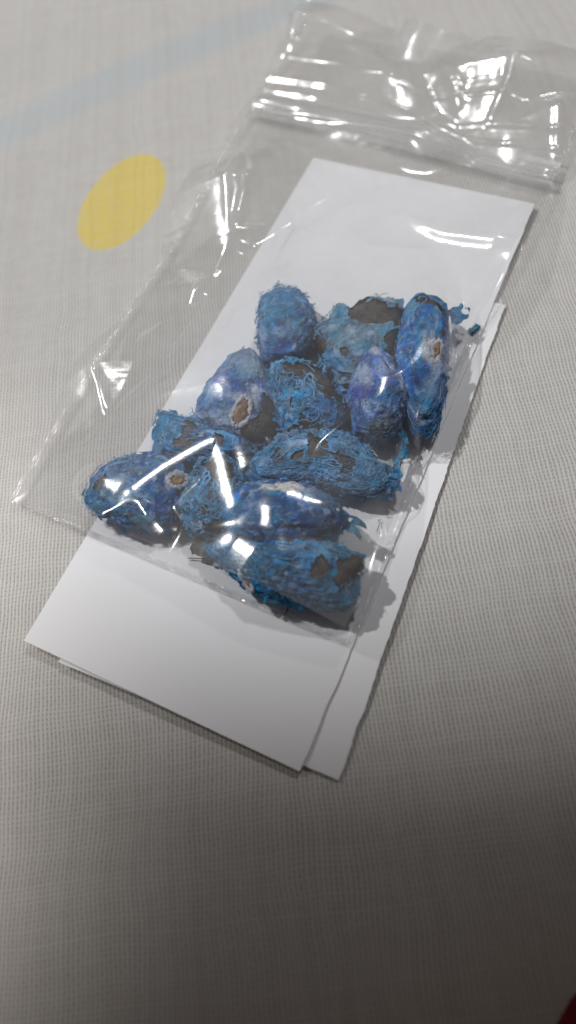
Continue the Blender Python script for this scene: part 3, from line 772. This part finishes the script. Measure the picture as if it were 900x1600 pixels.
tent([(155, 592), (163, 620), (170, 668)], .16, .4, .3)
tent([(366, 330), (366, 395), (340, 440)], .12, .4, .3)
tent([(310, 478), (300, 497)], .12, .4, .3)
tent([(402, 193), (450, 222)], .45, .22, .3)  # broad fold added for the glare below the zip
tent([(540, 248), (612, 270)], .40, .22, .3)
tent([(452, 85), (478, 45)], .22, .3, .5)
tent([(470, 66), (545, 86)], .35, .25, .5)
tent([(575, 108), (600, 116)], .20, .35, .5)
tent([(700, 150), (716, 156)], .25, .3, .5)
tent([(806, 128), (795, 150), (768, 195)], .22, .35, .5)
tent([(868, 190), (872, 270)], .18, .35, .4)
tent([(640, 354), (700, 382), (775, 402)], .22, .25, .3)
tent([(418, 160), (520, 195), (640, 235)], .12, .4, .3)
tent([(178, 817), (205, 806), (233, 803), (240, 815), (247, 826)], .05, .4, .4, -.01)
tent([(262, 836), (272, 850)], .14, .4, .3)
crease([(385, 255), (397, 330), (372, 398)], .09, .06, .3)
crease([(384, 258), (366, 330), (366, 395)], .07, .04, .3)
crease([(366, 395), (400, 386), (436, 378)], .06, .035, .3)
crease([(372, 398), (340, 440), (310, 480), (290, 520)], .09, .05, .3)
crease([(330, 500), (300, 540), (270, 575)], .05, .03, .3)
crease([(155, 590), (165, 620), (172, 668)], .10, .05, .3)
crease([(150, 700), (210, 640), (260, 600)], .12, .05, .3)
crease([(700, 600), (660, 680), (640, 715), (632, 770)], .06, .05, .2)
crease([(630, 352), (690, 385), (760, 408), (822, 414)], .12, .07, .3)
crease([(822, 418), (842, 350), (870, 320)], .09, .06, .3)
crease([(400, 200), (470, 232), (560, 262), (640, 285)], .20, .08, .3)
crease([(790, 440), (745, 520), (700, 600)], .10, .06, .3)
crease([(600, 800), (606, 860), (580, 930)], .06, .03, .3)
for pts, wd, am_ in [([(445, 100), (480, 40)], .10, .08), ([(520, 80), (590, 112), (612, 130)], .16, .10), ([(590, 85), (594, 120)], .05, .05),
                    ([(690, 120), (712, 150), (716, 175)], .10, .08), ([(800, 130), (790, 160), (765, 195)], .09, .09), ([(866, 180), (872, 260)], .10, .07)]:
    crease(pts, wd, am_, .3)
# ridges moulded into the film at the zip
for vv, am_, wd in ((.745, .05, .0045), (.757, .035, .003), (.79, .03, .003), (.815, .04, .004), (.86, .02, .003)):
    z = z + am_*np.exp(-((Vv-vv)/wd)**2)*np.clip(edge/.15, 0, 1)

bag = empty('zip_bag', (float(BL[0]+BR[0])/2, float(BL[1]+BR[1])/2, .07))
tag(bag, 'clear plastic zip bag holding the blue seeds, laid over the white paper slips', 'zip bag')
borg = np.array([float(BL[0]+BR[0])/2, float(BL[1]+BR[1])/2, .07])
sel = slice(0, NV)
mesh_obj('front_film', np.stack([X, Y, z], -1).reshape(-1, 3)-borg, grid_faces(NU, NV), M_FILM, bag)
zb = .068+.004*noise(p2*1.2, 71).reshape(U.shape)+lipw*.05*(1+np.sin(U*9))
s3 = slice(None, None, 3)
Xb, Yb, Zb = X[s3, s3], Y[s3, s3], zb[s3, s3]
mesh_obj('back_film', np.stack([Xb, Yb, Zb], -1).reshape(-1, 3)-borg, grid_faces(*Xb.shape), M_BACK, bag)

def seam(name, A, B, wd, n=420):
    V = []; L = B-A; nrm = np.array([-L[1], L[0]])/np.linalg.norm(L)
    for i in range(n):
        t = i/(n-1); j = int(round(t*(NV-1)))
        for k in range(5):
            s_ = (k/4-.5)*wd
            q_ = noise(np.array([[t*np.linalg.norm(L)*7, k*1.1, 2.]]), 81)[0]
            if name == 'bottom_seam': c_ = XY[int(t*(NU-1)), 0]
            elif A is BL: c_ = XY[0, j]
            else: c_ = XY[-1, j]
            V.append([c_[0]+nrm[0]*s_, c_[1]+nrm[1]*s_, .10+.022*q_+.012*math.sin(k*1.57)])
    return mesh_obj(name, np.array(V)-borg, grid_faces(n, 5), M_SEAM, bag)
seam('side_seam', BL, TL, .11); seam('side_seam', BR, TR, .11); seam('bottom_seam', BL, BR, .10)

def rib(v, r, zz, u0=.0, u1=1.0):
    us = np.linspace(u0, u1, 140); pts = []
    for a in us:
        c = bag_xy(np.array([a]), np.array([v+.004*math.sin(a*5)]))[0]
        pts.append([c[0], c[1], zz+.03*math.sin(a*3.14)])
    V, Fc = tubes([np.array(pts)], [r], 10)
    return mesh_obj('zip_track', V-borg, Fc, M_ZIP, bag)
vs_ = np.linspace(.742, .790, 9); us_ = np.linspace(0, 1, 120); V = []
for a_ in us_:
    for b_ in vs_:
        c_ = bag_xy(np.array([a_]), np.array([b_]))[0]; V.append([c_[0], c_[1], .115+.03*math.sin(a_*3.14)+.03*math.sin((b_-.742)/.048*math.pi*2.5)**2])
mesh_obj('zip_band', np.array(V)-borg, grid_faces(120, 9), M_ZIP, bag)
rib(.752, .060, .16); rib(.772, .045, .14); rib(.806, .028, .13)

# ------------------------------------------------------------------ red cloth at the very corner
c0 = P(897, 1597, .05); V = []; NR, NA = 14, 30
for i in range(NR):
    for j in range(NA):
        r_ = i/(NR-1)*1.5; a_ = 2*math.pi*j/NA
        p_ = np.array([c0[0]+.965+r_*math.cos(a_)*.95, c0[1]-.89+r_*math.sin(a_)*1.0, 0])
        zz = .22*math.sqrt(max(0, 1-(r_/1.5)**2))+.02*noise(np.array([[p_[0]*3, p_[1]*3, 0]]), 5)[0]
        p_[2] = zz-.01+float(cloth_z(np.array([p_[0]]), np.array([p_[1]]))[0]); V.append(p_)
fc = [[i*NA+j, i*NA+(j+1) % NA, (i+1)*NA+(j+1) % NA, (i+1)*NA+j] for i in range(NR-1) for j in range(NA)]
tag(mesh_obj('red_cloth_fold', V, fc, M_RED, origin=c0), 'dark red cloth fold just entering the bottom right corner', 'cloth')
